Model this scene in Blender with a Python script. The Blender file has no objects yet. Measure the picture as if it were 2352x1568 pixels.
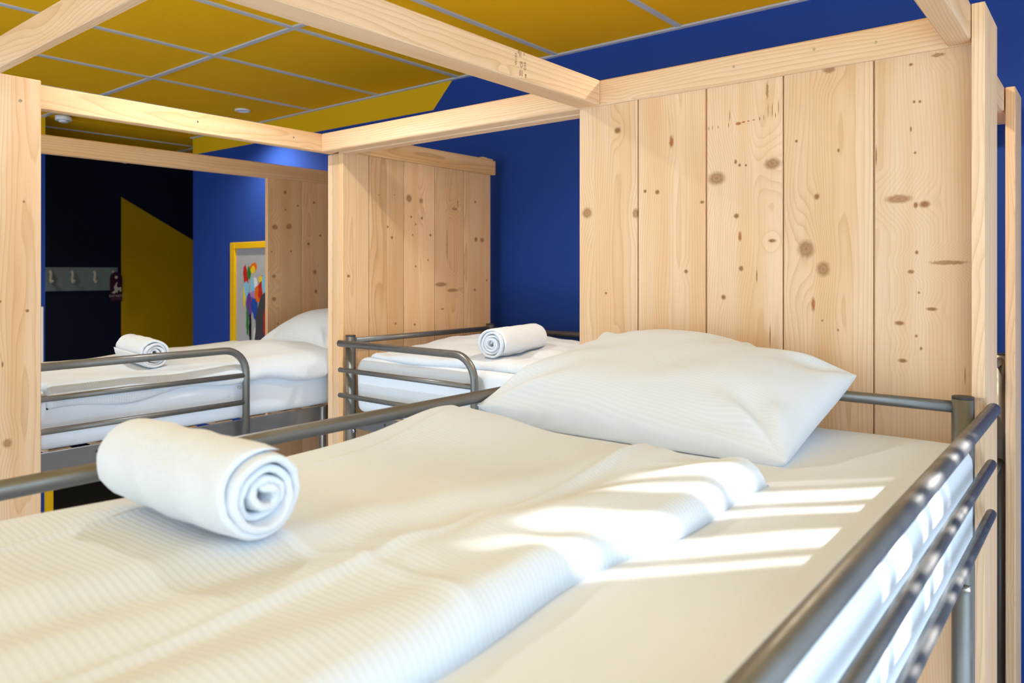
import bpy, bmesh, math, random
import numpy as np
from mathutils import Vector, Matrix

# ------------------------------------------------------------------ camera, world, sun, exposure
scene = bpy.context.scene
col = scene.collection
H = 1.75                     # eye height; every z below is given relative to the eye

cam_d = bpy.data.cameras.new('camera')
cam = bpy.data.objects.new('camera', cam_d)
col.objects.link(cam)
cam.location = (0, 0, H)
cam.rotation_euler = (math.radians(90), 0, math.radians(39.1))
cam_d.sensor_width = 36
cam_d.lens = 1700 / 2352 * 36
cam_d.shift_y = -159 / 2352
cam_d.clip_start = 0.02
cam_d.dof.use_dof = True
cam_d.dof.focus_distance = 1.9
cam_d.dof.aperture_fstop = 5.0
scene.camera = cam
scene.cycles.max_bounces = 6

world = bpy.data.worlds.new('world')
scene.world = world
world.use_nodes = True
bg = world.node_tree.nodes['Background']
bg.inputs[0].default_value = (0.62, 0.81, 1.0, 1)
bg.inputs[1].default_value = 4.3

sun_d = bpy.data.lights.new('sun', 'SUN')
sun_d.energy = 11
sun_d.angle = math.radians(0.7)
sun_d.color = (1.0, 0.97, 0.93)
sun = bpy.data.objects.new('sun', sun_d)
col.objects.link(sun)
sun.location = (3, 5, 5)
sun.rotation_euler = Vector((-0.655, -0.755, -0.55)).to_track_quat('-Z', 'Y').to_euler()

vs = scene.view_settings
vs.view_transform = 'Standard'
vs.look = 'None'
vs.gamma = 1
vs.use_curve_mapping = False
vs.exposure = -0.10

# ------------------------------------------------------------------ materials
def new_mat(name):
    m = bpy.data.materials.new(name)
    m.use_nodes = True
    nt = m.node_tree
    return m, nt, nt.nodes['Principled BSDF']

class NT:
    """small helper for building node graphs"""
    def __init__(self, nt): self.nt = nt
    def n(self, t, **kw):
        o = self.nt.nodes.new(t)
        for k, v in kw.items(): setattr(o, k, v)
        return o
    def l(self, a, b): self.nt.links.new(a, b)
    def setin(self, sock, v):
        if hasattr(v, 'is_linked'): self.l(v, sock)
        else: sock.default_value = v
    def math(self, op, a, b=0.0, c=0.0):
        o = self.n('ShaderNodeMath', operation=op)
        self.setin(o.inputs[0], a); self.setin(o.inputs[1], b)
        if op in ('MULTIPLY_ADD', 'WRAP', 'CLAMP'): self.setin(o.inputs[2], c)
        return o.outputs[0]
    def vmath(self, op, a, b=None):
        o = self.n('ShaderNodeVectorMath', operation=op)
        self.setin(o.inputs[0], a)
        if b is not None: self.setin(o.inputs[1], b)
        return o.outputs['Value'] if op in ('LENGTH', 'DOT_PRODUCT', 'DISTANCE') else o.outputs[0]
    def maprange(self, v, a, b, c, d, smooth=True):
        o = self.n('ShaderNodeMapRange', interpolation_type='SMOOTHSTEP' if smooth else 'LINEAR')
        self.setin(o.inputs[0], v)
        for i, x in enumerate((a, b, c, d)): o.inputs[i + 1].default_value = x
        return o.outputs[0]
    def mix(self, f, a, b, mode='MIX'):
        o = self.n('ShaderNodeMix', data_type='RGBA', blend_type=mode)
        self.setin(o.inputs['Factor'], f); self.setin(o.inputs['A'], a) if False else None
        self.setin(o.inputs[6], a); self.setin(o.inputs[7], b)
        return o.outputs[2]
    def noise(self, vec, scale, detail=3, rough=0.5, w=None):
        o = self.n('ShaderNodeTexNoise')
        self.l(vec, o.inputs['Vector'])
        o.inputs['Scale'].default_value = scale
        o.inputs['Detail'].default_value = detail
        o.inputs['Roughness'].default_value = rough
        return o.outputs['Fac']

def paint(name, c, rough=0.7, bump=0, scale=180, spec=0.3, metallic=0.0, var=0.05):
    m, nt, b = new_mat(name)
    h = NT(nt)
    tc = h.n('ShaderNodeTexCoord')
    f = h.noise(tc.outputs['Object'], 2.5, 1)
    cc = (c[0], c[1], c[2], 1)
    dk = (c[0] * (1 - var), c[1] * (1 - var), c[2] * (1 - var), 1)
    h.l(h.mix(f, dk, cc), b.inputs['Base Color'])
    b.inputs['Roughness'].default_value = rough
    b.inputs['Metallic'].default_value = metallic
    b.inputs['Specular IOR Level'].default_value = spec
    if bump:
        bn = h.n('ShaderNodeBump')
        bn.inputs['Strength'].default_value = 0.5
        bn.inputs['Distance'].default_value = bump * 0.01
        h.l(h.noise(tc.outputs['Object'], scale, 4), bn.inputs['Height'])
        h.l(bn.outputs[0], b.inputs['Normal'])
    return m

def tile_mat():
    m, nt, b = new_mat('yellow ceiling tile')
    h = NT(nt); tc = h.n('ShaderNodeTexCoord')
    f = h.noise(tc.outputs['Object'], 420, 2, 0.7)
    sp = h.maprange(f, 0.66, 0.74, 0, 0.35)
    base = h.mix(h.noise(tc.outputs['Object'], 1.2, 2), (0.82, 0.435, 0.005, 1), (0.88, 0.475, 0.006, 1))
    h.l(h.mix(sp, base, (0.85, 0.56, 0.03, 1)), b.inputs['Base Color'])
    b.inputs['Roughness'].default_value = 0.85
    b.inputs['Specular IOR Level'].default_value = 0.10
    return m

def wood(name, axis='Z', face='X', knots=(), tone=0.0, vor=True, dark=1.0, warm_light=0.0):
    """pine. axis = grain direction, face = direction across the visible face (both local axes)."""
    m, nt, b = new_mat(name)
    h = NT(nt)
    tc = h.n('ShaderNodeTexCoord'); oi = h.n('ShaderNodeObjectInfo')
    sx = h.n('ShaderNodeSeparateXYZ'); h.l(tc.outputs['Object'], sx.inputs[0])
    dep = [a for a in 'XYZ' if a not in (axis, face)][0]
    a = sx.outputs['XYZ'.index(face)]; d = sx.outputs['XYZ'.index(dep)]; l = sx.outputs['XYZ'.index(axis)]
    rnd = oi.outputs['Random']
    lo = h.math('MULTIPLY_ADD', rnd, 37.0, l)
    cv = h.n('ShaderNodeCombineXYZ')
    h.l(a, cv.inputs[0]); h.l(d, cv.inputs[1]); h.l(lo, cv.inputs[2])
    # knots placed on this very board
    kmask = None; infl = None
    flat = h.n('ShaderNodeCombineXYZ'); h.l(a, flat.inputs[0]); h.l(l, flat.inputs[2])
    kred = None
    knz = h.n('ShaderNodeTexNoise'); h.l(flat.outputs[0], knz.inputs['Vector']); knz.inputs['Scale'].default_value = 130; knz.inputs['Detail'].default_value = 2
    jit = h.vmath('SUBTRACT', knz.outputs['Color'], (.5, .5, .5))
    fl = h.vmath('ADD', flat.outputs[0], h.vmath('MULTIPLY', jit, (.006, 0, .006)))
    for (ka, kl, ra, rl, red) in knots:
        big = max(ra, rl) > .010 and ra > .002
        v = h.vmath('SUBTRACT', fl if big else flat.outputs[0], (ka, 0, kl))
        v = h.vmath('MULTIPLY', v, (1 / ra, 0, 1 / rl))
        dd = h.vmath('LENGTH', v)
        if big and not red:
            # soft halo, darker rings and heart
            mk = h.maprange(dd, 1.45, 0.65, 0, .66)
            rg = h.math('MULTIPLY_ADD', h.math('SINE', h.math('MULTIPLY', dd, 13.0)), .05, .08)
            mk = h.math('ADD', mk, h.math('MULTIPLY', h.maprange(dd, 1.0, .8, 0, 1), rg))
            mk = h.math('MAXIMUM', mk, h.maprange(dd, .30, .05, 0, .85))
        else:
            mk = h.maprange(dd, 1.6, 0.5, 0, .95)
        if red:
            kred = mk if kred is None else h.math('MAXIMUM', kred, mk)
        kmask = mk if kmask is None else h.math('MAXIMUM', kmask, mk)
        if max(ra, rl) > 0.0045 and ra > 0.002:
            v2 = h.vmath('MULTIPLY', h.vmath('SUBTRACT', flat.outputs[0], (ka, 0, kl)), (1 / (ra * 2.6), 1, 1 / (rl * 4.5 + 0.01)))
            g = h.maprange(h.vmath('LENGTH', v2), 1.6, 0.0, 0, 1)
            g = h.math('MULTIPLY', g, ra * 1.1)
            infl = g if infl is None else h.math('ADD', infl, g)
    # growth rings as a radial distance from a wandering pith
    sv = h.n('ShaderNodeVectorMath', operation='MULTIPLY'); h.l(cv.outputs[0], sv.inputs[0]); sv.inputs[1].default_value = (6.0, 6.0, 1.1)
    wn = h.noise(sv.outputs[0], 1.0, 2, 0.4)
    sv2 = h.n('ShaderNodeVectorMath', operation='MULTIPLY'); h.l(cv.outputs[0], sv2.inputs[0]); sv2.inputs[1].default_value = (25.0, 25.0, 4.0)
    wn2 = h.noise(sv2.outputs[0], 1.0, 2, 0.5)
    pa = h.math('MULTIPLY_ADD', h.math('SUBTRACT', rnd, 0.5), 0.16, h.math('MULTIPLY', h.math('SUBTRACT', wn, 0.5), 0.10))
    pb = h.math('MULTIPLY_ADD', h.math('FRACT', h.math('MULTIPLY', rnd, 7.7)), 0.05, h.math('MULTIPLY_ADD', wn, 0.06, 0.015))
    aa = h.math('SUBTRACT', a, pa); bb = h.math('ADD', d, pb)
    r = h.math('SQRT', h.math('ADD', h.math('MULTIPLY', aa, aa), h.math('MULTIPLY', bb, bb)))
    r = h.math('MULTIPLY_ADD', h.math('SUBTRACT', wn2, 0.5), 0.006, r)
    if infl is not None: r = h.math('ADD', r, infl)
    # plain-sawn flavour knots scattered by voronoi
    vmask = None
    if vor:
        vv = h.n('ShaderNodeVectorMath', operation='MULTIPLY'); h.l(cv.outputs[0], vv.inputs[0]); vv.inputs[1].default_value = (9, 9, 4.6)
        vo = h.n('ShaderNodeTexVoronoi', feature='F1'); h.l(vv.outputs[0], vo.inputs['Vector']); vo.inputs['Scale'].default_value = 1.0
        sc_ = h.n('ShaderNodeSeparateColor'); h.l(vo.outputs['Color'], sc_.inputs[0])
        rad = h.maprange(sc_.outputs[0], 0.45, 1.0, 0.0, 0.085, False)
        q = h.math('SUBTRACT', rad, vo.outputs['Distance'])
        vmask = h.maprange(q, 0.0, 0.03, 0, 0.8)
        r = h.math('MULTIPLY_ADD', h.maprange(vo.outputs['Distance'], 0.30, 0.0, 0, 1), 0.006, r)
        kmask = vmask if kmask is None else h.math('MAXIMUM', kmask, vmask)
    fr = h.math('FRACT', h.math('MULTIPLY', r, 165.0))
    late = h.math('POWER', fr, 3.0)
    late = h.math('MULTIPLY', late, h.maprange(fr, 1.0, 0.9, 0, 1))
    # fine fibre
    fv = h.n('ShaderNodeVectorMath', operation='MULTIPLY'); h.l(cv.outputs[0], fv.inputs[0]); fv.inputs[1].default_value = (520.0, 520.0, 9.0)
    fib = h.noise(fv.outputs[0], 1.0, 1, 0.6)
    tv = h.n('ShaderNodeVectorMath', operation='MULTIPLY'); h.l(cv.outputs[0], tv.inputs[0]); tv.inputs[1].default_value = (13.0, 13.0, 0.9)
    tn = h.noise(tv.outputs[0], 1.0, 2, 0.55)
    k = 1.0 - tone
    light = (0.845 * k, 0.592 * k, 0.382 * k * (1 - tone * .6), 1)
    mid = (0.785 * k, 0.490 * k, 0.270 * k * (1 - tone), 1)
    light = (light[0] * (1 + .04 * warm_light), light[1] * (1 - .04 * warm_light), light[2] * (1 - .18 * warm_light), 1)  # orange light falling on the far boards, mixed into the pine colours
    mid = (mid[0] * (1 + .04 * warm_light), mid[1] * (1 - .04 * warm_light), mid[2] * (1 - .18 * warm_light), 1)
    darkc = (0.56, 0.300, 0.115, 1)
    c = h.mix(h.maprange(tn, 0.38, 0.70, 0, 1), light, mid)
    c = h.mix(h.math('MULTIPLY', late, 0.58 * dark), c, darkc)
    c = h.mix(h.maprange(fib, 0.5, 0.72, 0, 0.16), c, darkc)
    # per-board tone
    pv = h.math('MULTIPLY_ADD', h.math('FRACT', h.math('MULTIPLY', rnd, 13.3)), 0.16, 0.90)
    hs = h.n('ShaderNodeHueSaturation'); h.l(c, hs.inputs['Color']); h.l(pv, hs.inputs['Value'])
    c = hs.outputs[0]
    if kmask is not None:
        kn = h.noise(cv.outputs[0], 260, 1)
        kc = h.mix(kn, (0.19, 0.070, 0.018, 1), (0.40, 0.185, 0.06, 1))
        if kred is not None: kc = h.mix(kred, kc, (0.42, 0.12, 0.03, 1))
        c = h.mix(kmask, c, kc)
    h.l(c, b.inputs['Base Color'])
    b.inputs['Roughness'].default_value = 0.55
    b.inputs['Specular IOR Level'].default_value = 0.25
    bn = h.n('ShaderNodeBump'); bn.inputs['Strength'].default_value = 0.25; bn.inputs['Distance'].default_value = 0.0006
    h.l(fib, bn.inputs['Height']); h.l(bn.outputs[0], b.inputs['Normal'])
    return m

def cotton(name, c, rib=None, period=0.0075, wr=0.0, ribamp=0.00014):
    """rib = local axis across which the ribs repeat"""
    m, nt, b = new_mat(name)
    h = NT(nt); tc = h.n('ShaderNodeTexCoord')
    b.inputs['Roughness'].default_value = 0.85
    b.inputs['Specular IOR Level'].default_value = 0.15
    b.inputs['Sheen Weight'].default_value = 0.08
    hgt = None
    base = (c[0], c[1], c[2], 1)
    if rib:
        sx = h.n('ShaderNodeSeparateXYZ'); h.l(tc.outputs['Object'], sx.inputs[0])
        jit = h.math('MULTIPLY', h.noise(tc.outputs['Object'], 9, 0), 0.006)
        s = h.math('SINE', h.math('MULTIPLY', h.math('ADD', sx.outputs['XYZ'.index(rib)], jit), 2 * math.pi / period))
        hgt = h.math('MULTIPLY', s, ribamp)
        h.l(h.mix(h.maprange(s, -1, 1, 0, 1), (c[0] * .97, c[1] * .97, c[2] * .965, 1), base), b.inputs['Base Color'])
    else:
        b.inputs['Base Color'].default_value = base
    if wr:
        w = h.math('MULTIPLY', h.noise(tc.outputs['Object'], 14, 2, 0.6), wr)
        hgt = w if hgt is None else h.math('ADD', hgt, w)
    bn = h.n('ShaderNodeBump'); bn.inputs['Strength'].default_value = 1.0; bn.inputs['Distance'].default_value = 1.0
    h.l(hgt, bn.inputs['Height']); h.l(bn.outputs[0], b.inputs['Normal'])
    return m

def terry():
    m, nt, b = new_mat('white terry')
    h = NT(nt); tc = h.n('ShaderNodeTexCoord')
    b.inputs['Base Color'].default_value = (0.78, 0.82, 0.88, 1)
    b.inputs['Roughness'].default_value = 0.95
    b.inputs['Specular IOR Level'].default_value = 0.05
    b.inputs['Sheen Weight'].default_value = 0.25
    hh = h.math('ADD', h.math('MULTIPLY', h.noise(tc.outputs['Object'], 420, 2, 0.7), 0.0018), h.math('MULTIPLY', h.noise(tc.outputs['Object'], 45, 1), 0.004))
    bn = h.n('ShaderNodeBump'); bn.inputs['Strength'].default_value = 0.7; bn.inputs['Distance'].default_value = 1.0
    h.l(hh, bn.inputs['Height']); h.l(bn.outputs[0], b.inputs['Normal'])
    return m

def steel(name, c=(0.215, 0.213, 0.205), rough=0.42, metallic=0.7):
    m, nt, b = new_mat(name)
    h = NT(nt); tc = h.n('ShaderNodeTexCoord')
    f = h.noise(tc.outputs['Object'], 30, 1)
    h.l(h.mix(f, (c[0] * .9, c[1] * .9, c[2] * .9, 1), (c[0], c[1], c[2], 1)), b.inputs['Base Color'])
    b.inputs['Metallic'].default_value = metallic
    h.l(h.maprange(f, 0.3, 0.7, rough - .05, rough + .07), b.inputs['Roughness'])
    return m

def glass_mat():
    m, nt, b = new_mat('window glass')
    nt.nodes.remove(b)
    h = NT(nt)
    t = h.n('ShaderNodeBsdfTransparent'); g = h.n('ShaderNodeBsdfGlossy'); g.inputs['Roughness'].default_value = 0.02
    mx = h.n('ShaderNodeMixShader'); mx.inputs[0].default_value = 0.05
    h.l(t.outputs[0], mx.inputs[1]); h.l(g.outputs[0], mx.inputs[2])
    h.l(mx.outputs[0], nt.nodes['Material Output'].inputs['Surface'])
    return m

M = {}
M['blue'] = paint('blue wall paint', (0.018, 0.055, 0.29), 0.85, spec=0.12)
M['navy'] = paint('navy wall paint', (0.0035, 0.008, 0.036), 0.6)
M['yellow'] = paint('yellow wall paint', (0.76, 0.445, 0.006), 0.6, spec=0.15)
M['white_paint'] = paint('white lacquer', (0.78, 0.78, 0.76), 0.4)
M['tile'] = tile_mat()
M['tbar'] = paint('grey grid bar', (0.52, 0.53, 0.55), 0.5, bump=0)
M['floor'] = paint('floor vinyl', (0.66, 0.66, 0.65), 0.5)
M['steel'] = steel('grey powder-coated steel')
M['steel_dk'] = steel('dark grey frame steel', (0.23, 0.232, 0.235), 0.42)
M['cap'] = paint('dark plastic cap', (0.045, 0.045, 0.047), 0.45, bump=0)
M['chrome'] = steel('zinc screw', (0.62, 0.62, 0.62), 0.25, 1.0)
M['sheet'] = cotton('white fitted sheet', (0.75, 0.80, 0.88), None, wr=0.0015)
M['duvetY'] = cotton('ribbed duvet cover', (0.73, 0.78, 0.85), 'Y')
M['duvetX'] = cotton('ribbed duvet cover of the corner bed', (0.73, 0.78, 0.85), 'X')
M['pillow'] = cotton('ribbed pillowcase', (0.74, 0.79, 0.86), 'Y', 0.0065, ribamp=0.00009)
M['terry'] = terry()
M['woodX'] = wood('pine rail', 'X', 'Z')
M['woodY'] = wood('pine beam', 'Y', 'Z')
M['woodYf'] = wood('figured pine beam', 'Y', 'Z', dark=1.7, tone=0.10, warm_light=1.0)
M['woodYw'] = wood('warmlit pine beam', 'Y', 'Z', warm_light=1.0)  # same pine, with orange light put into its colour
M['woodZx'] = wood('pine board facing the room', 'Z', 'X')
M['woodZy'] = wood('pine board facing sideways', 'Z', 'Y')
M['glass'] = glass_mat()
M['rack'] = paint('grey green rack board', (0.27, 0.37, 0.39), 0.5)
M['hook'] = paint('cream hook', (0.80, 0.76, 0.66), 0.35, bump=0)
M['purple'] = paint('purple card', (0.050, 0.012, 0.040), 0.4, bump=0)
M['cardwhite'] = paint('printed white', (0.75, 0.71, 0.66), 0.5, bump=0)
M['ink'] = paint('brown stamp ink', (0.20, 0.09, 0.035), 0.7, bump=0)

# ------------------------------------------------------------------ mesh helpers
WPOS = {}
def V(x, y, z): return Vector((x, y, z + H))

def empty(name, loc, label=None, cat=None, group=None):
    o = bpy.data.objects.new(name, None)
    col.objects.link(o); o.location = loc; o.empty_display_size = 0.1
    WPOS[o.name] = Vector(loc)
    if label: o['label'] = label
    if cat: o['category'] = cat
    if group: o['group'] = group
    return o

def tag(o, label, cat, group=None):
    o['label'] = label; o['category'] = cat
    if group: o['group'] = group
    return o

def link(name, me, mat, parent=None, loc=(0, 0, 0)):
    """loc is a world position; the mesh is relative to it"""
    o = bpy.data.objects.new(name, me)
    col.objects.link(o)
    if mat is not None and len(me.materials) == 0: me.materials.append(mat)
    loc = Vector(loc)
    WPOS[o.name] = loc
    if parent is not None:
        o.parent = parent
        o.location = loc - WPOS[parent.name]
    else:
        o.location = loc
    return o

def box_mesh(dx, dy, dz, bevel=0.0, seg=1):
    bm = bmesh.new()
    bmesh.ops.create_cube(bm, size=1.0)
    bmesh.ops.scale(bm, vec=(dx, dy, dz), verts=bm.verts)
    if bevel:
        bmesh.ops.bevel(bm, geom=list(bm.edges), offset=bevel, segments=seg, affect='EDGES', profile=0.5)
    me = bpy.data.meshes.new('box')
    bm.to_mesh(me); bm.free()
    return me

def box(name, x0, x1, y0, y1, z0, z1, mat, parent=None, bevel=0.0, seg=1):
    me = box_mesh(x1 - x0, y1 - y0, z1 - z0, bevel, seg)
    return link(name, me, mat, parent, V((x0 + x1) / 2, (y0 + y1) / 2, (z0 + z1) / 2))

def struct(o):
    o['kind'] = 'structure'
    return o

def pydata(name, verts, faces, mat, parent=None, origin=None, smooth=True):
    """verts in eye-relative world coords"""
    v = np.asarray(verts, float)
    c = v.mean(0) if origin is None else np.asarray(origin, float)
    me = bpy.data.meshes.new(name)
    me.from_pydata([tuple(p) for p in (v - c)], [], faces)
    me.validate(); me.update()
    if smooth:
        me.polygons.foreach_set('use_smooth', [True] * len(me.polygons))
    return link(name, me, mat, parent, V(*c))

def prism(name, poly, axis, a0, a1, mat, parent=None):
    """extrude a polygon along an axis; poly gives the two other coords in xyz order"""
    i = 'XYZ'.index(axis)
    vs_ = []
    for a in (a0, a1):
        for p in poly:
            q = list(p); q.insert(i, a); vs_.append(q)
    n = len(poly)
    fs = [tuple(range(n)), tuple(range(2 * n - 1, n - 1, -1))]
    for k in range(n): fs.append((k, (k + 1) % n, n + (k + 1) % n, n + k))
    o = pydata(name, vs_, fs, mat, parent, smooth=False)
    bm = bmesh.new(); bm.from_mesh(o.data); bmesh.ops.recalc_face_normals(bm, faces=bm.faces); bm.to_mesh(o.data); bm.free()
    return o

def tube(name, pts, r, mat, parent=None, seg=14, caps=True):
    pts = [np.array(p, float) for p in pts]
    n = len(pts)
    tans = []
    for i in range(n):
        t = pts[min(i + 1, n - 1)] - pts[max(i - 1, 0)]
        tans.append(t / np.linalg.norm(t))
    t0 = tans[0]
    up = np.array([0, 0, 1.0]) if abs(t0[2]) < 0.9 else np.array([1.0, 0, 0])
    nrm = np.cross(t0, up); nrm /= np.linalg.norm(nrm)
    verts, faces = [], []
    for i in range(n):
        t = tans[i]
        nrm = nrm - t * nrm.dot(t); nrm /= np.linalg.norm(nrm)
        bn = np.cross(t, nrm)
        for k in range(seg):
            a = 2 * math.pi * k / seg
            verts.append(pts[i] + r * (math.cos(a) * nrm + math.sin(a) * bn))
    for i in range(n - 1):
        for k in range(seg):
            k2 = (k + 1) % seg
            faces.append((i * seg + k, (i + 1) * seg + k, (i + 1) * seg + k2, i * seg + k2))
    nf = len(faces)
    if caps:
        faces.append(tuple(range(seg)))
        faces.append(tuple(range(n * seg - 1, (n - 1) * seg - 1, -1)))
    o = pydata(name, verts, faces, mat, parent)
    if caps:
        for p in list(o.data.polygons)[nf:]: p.use_smooth = False
    bm = bmesh.new(); bm.from_mesh(o.data); bmesh.ops.recalc_face_normals(bm, faces=bm.faces); bm.to_mesh(o.data); bm.free()
    return o

def text_mesh(body, size, mat, name, parent, origin, xdir, ydir, extrude=0.0):
    cu = bpy.data.curves.new('txt', 'FONT')
    cu.body = body; cu.size = size; cu.align_x = 'CENTER'; cu.align_y = 'CENTER'; cu.resolution_u = 2
    to = bpy.data.objects.new('txt', cu); col.objects.link(to)
    bpy.context.view_layer.update()
    dg = bpy.context.evaluated_depsgraph_get()
    me = bpy.data.meshes.new_from_object(to.evaluated_get(dg))
    bpy.data.objects.remove(to)
    xd, yd = Vector(xdir), Vector(ydir)
    R = Matrix((xd, yd, xd.cross(yd))).transposed()
    me.transform(R.to_4x4())
    me.materials.clear()
    return link(name, me, mat, parent, V(*origin))

# ------------------------------------------------------------------ room shell
CEIL = 1.0; FLOOR = -H; YB = 2.785; XL = -5.33; XR = 0.88; YF = -3.0; XN = -7.03
struct(box('floor', XL - .12, XR + .1, YF - .1, 4.3, FLOOR - .1, FLOOR, M['floor']))
struct(box('floor_entry', XN - .1, XL - .12, 0.8, 4.3, FLOOR - .1, FLOOR, paint('dark entry floor', (0.02, 0.019, 0.018), 0.8)))  # entry floor, much darker than the room floor
wb = struct(box('wall_back', XL, XR, YB, YB + .12, FLOOR, CEIL + .1, M['blue']))
wl = struct(box('wall_left', XL - .12, XL, YF, 1.80, FLOOR, CEIL + .1, M['blue']))
struct(box('wall_rear', XL - .12, XR + .1, YF - .1, YF, FLOOR, -1.5, M['white_paint']))
struct(box('wall_rear_top', XL - .12, XR + .1, YF - .1, YF, 0.90, CEIL + .1, M['white_paint']))
struct(box('wall_rear_side', XL - .12, -4.6, YF - .1, YF, -1.5, 0.90, M['white_paint']))
wn_ = struct(box('wall_entry', XN - .12, XN, 0.9, 4.2, FLOOR, CEIL + .1, M['navy']))
struct(box('wall_entry_far', XN, XL, 4.2, 4.3, FLOOR, CEIL + .1, M['navy']))
struct(box('wall_entry_near', XN, XL - .12, 0.8, 0.9, FLOOR, CEIL + .1, M['navy']))
struct(box('wall_entry_return', XL, XL + .12, YB + .12, 4.2, FLOOR, CEIL + .1, M['navy']))

# painted shapes on the walls
def flat_poly(name, pts, mat, parent):
    o = pydata(name, pts, [tuple(range(len(pts)))], mat, parent, smooth=False)
    return o
flat_poly('painted_band', [(XL, YB - .002, .875), (-2.80, YB - .002, .86), (-2.655, YB - .002, CEIL), (XL, YB - .002, CEIL)], M['yellow'], wb)
flat_poly('painted_band', [(XL + .002, YF, .86), (XL + .002, 1.80, .86), (XL + .002, 1.80, CEIL), (XL + .002, YF, CEIL)], M['yellow'], wl)
flat_poly('painted_shape', [(XN + .002, 2.992, -1.1), (XN + .002, 4.0, -1.1), (XN + .002, 4.0, .135), (XN + .002, 2.992, .687)], M['yellow'], wn_)
box('corner_panel', XL - .12, XL + .02, 1.795, 1.84, FLOOR, -1.15, M['yellow'], wl)
box('switch_plate', XL - .01, XL + .02, 1.74, 1.785, -.60, -.22, M['white_paint'], wl, .004)

# window wall on the right: piers, sill and lintel with the windows between
Z0, Z1 = -1.50, 0.985
struct(box('wall_right', XR, XR + .1, YF - .1, YB + .12, FLOOR, Z0, M['white_paint']))
struct(box('wall_right_lintel', XR, XR + .1, YF - .1, YB + .12, Z1, CEIL + .1, M['white_paint']))
PIERS = [(2.73, YB + .12), (1.30, 2.16), (YF - .1, -2.20)]
for a, b_ in PIERS: struct(box('wall_right_pier', XR, XR + .1, a, b_, Z0, Z1, M['white_paint']))

def window(n, axis, a0, a1, z0, z1, c, bars, horiz=()):
    """frame in the wall plane; axis 'Y' = window running along Y at x=c, 'X' = along X at y=c"""
    def bx(nm, p0, p1, q0, q1, th, mat, par):
        if axis == 'Y': return box(nm, c + .05 - th / 2, c + .05 + th / 2, p0, p1, q0, q1, mat, par)
        return box(nm, p0, p1, c - .05 - th / 2, c - .05 + th / 2, q0, q1, mat, par)
    g = bx('window_%d' % n, a0, a1, z0, z1, .004, M['glass'], None); struct(g)
    w = .030
    bx('window_frame', a0, a0 + w, z0, z1, .06, M['white_paint'], g)
    bx('window_frame', a1 - w, a1, z0, z1, .06, M['white_paint'], g)
    bx('window_frame', a0 + w, a1 - w, z0, z0 + w, .06, M['white_paint'], g)
    bx('window_frame', a0 + w, a1 - w, z1 - w, z1, .06, M['white_paint'], g)
    for b_, bw in bars: bx('glazing_bar', b_ - bw / 2, b_ + bw / 2, z0 + w, z1 - w, .03, M['white_paint'], g)
    for zz in horiz: bx('glazing_bar', a0 + w, a1 - w, zz - .02, zz + .02, .03, M['white_paint'], g)
    return g
window(1, 'Y', 2.16, 2.73, Z0, Z1, XR, [(2.267, .016), (2.415, .070), (2.518, .016), (2.633, .022)])
window(2, 'Y', -2.20, 1.30, Z0, Z1, XR, [(-1.03, .05), (.13, .05)])
window(3, 'X', -4.6, XR, -1.5, 0.90, YF, [(-3.2, .05), (-1.8, .05), (-.4, .05)])

# suspended ceiling: slab, tiles and grid bars
ce = struct(box('ceiling', XN - .1, XR + .1, YF - .1, 4.3, CEIL + .03, CEIL + .13, M['white_paint']))
gx = [-1.372 - .6175 * i for i in range(-4, 10)]
gy = [1.786 + 1.235 * k for k in range(-4, 3)]
tile_cache = {}
rooms = [(XL, XR, YF, YB), (XN, XL, 0.9, 4.2)]
gx_s = sorted(gx); gy_s = sorted(gy)
for i in range(len(gx_s) - 1):
    for j in range(len(gy_s) - 1):
        for (rx0, rx1, ry0, ry1) in rooms:
            x0, x1 = max(gx_s[i], rx0), min(gx_s[i + 1], rx1)
            y0, y1 = max(gy_s[j], ry0), min(gy_s[j + 1], ry1)
            if x1 - x0 < .03 or y1 - y0 < .03: continue
            key = (round(x1 - x0, 3), round(y1 - y0, 3))
            if key not in tile_cache:
                tile_cache[key] = box_mesh(key[0] - .006, key[1] - .006, .016, .002)
                tile_cache[key].materials.append(M['tile'])
            link('ceiling_tile', tile_cache[key], None, ce, V((x0 + x1) / 2, (y0 + y1) / 2, CEIL + .0115))
for x in gx_s:
    for (rx0, rx1, ry0, ry1) in rooms:
        if rx0 + .02 < x < rx1 - .02: box('grid_bar', x - .012, x + .012, ry0, ry1, CEIL - .003, CEIL + .004, M['tbar'], ce)
for y in gy_s:
    for (rx0, rx1, ry0, ry1) in rooms:
        if ry0 + .02 < y < ry1 - .02: box('grid_bar', rx0, rx1, y - .012, y + .012, CEIL - .004, CEIL + .003, M['tbar'], ce)
struct(box('trim_1', XL, XR, YB - .022, YB, CEIL - .006, CEIL + .002, M['tbar']))
struct(box('trim_2', XL, XL + .022, YF, 1.8, CEIL - .006, CEIL + .002, M['tbar']))

# ------------------------------------------------------------------ timber enclosures
ZT, ZBm = 0.532, 0.462      # top and bottom of the rails
BV = 0.0035

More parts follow.
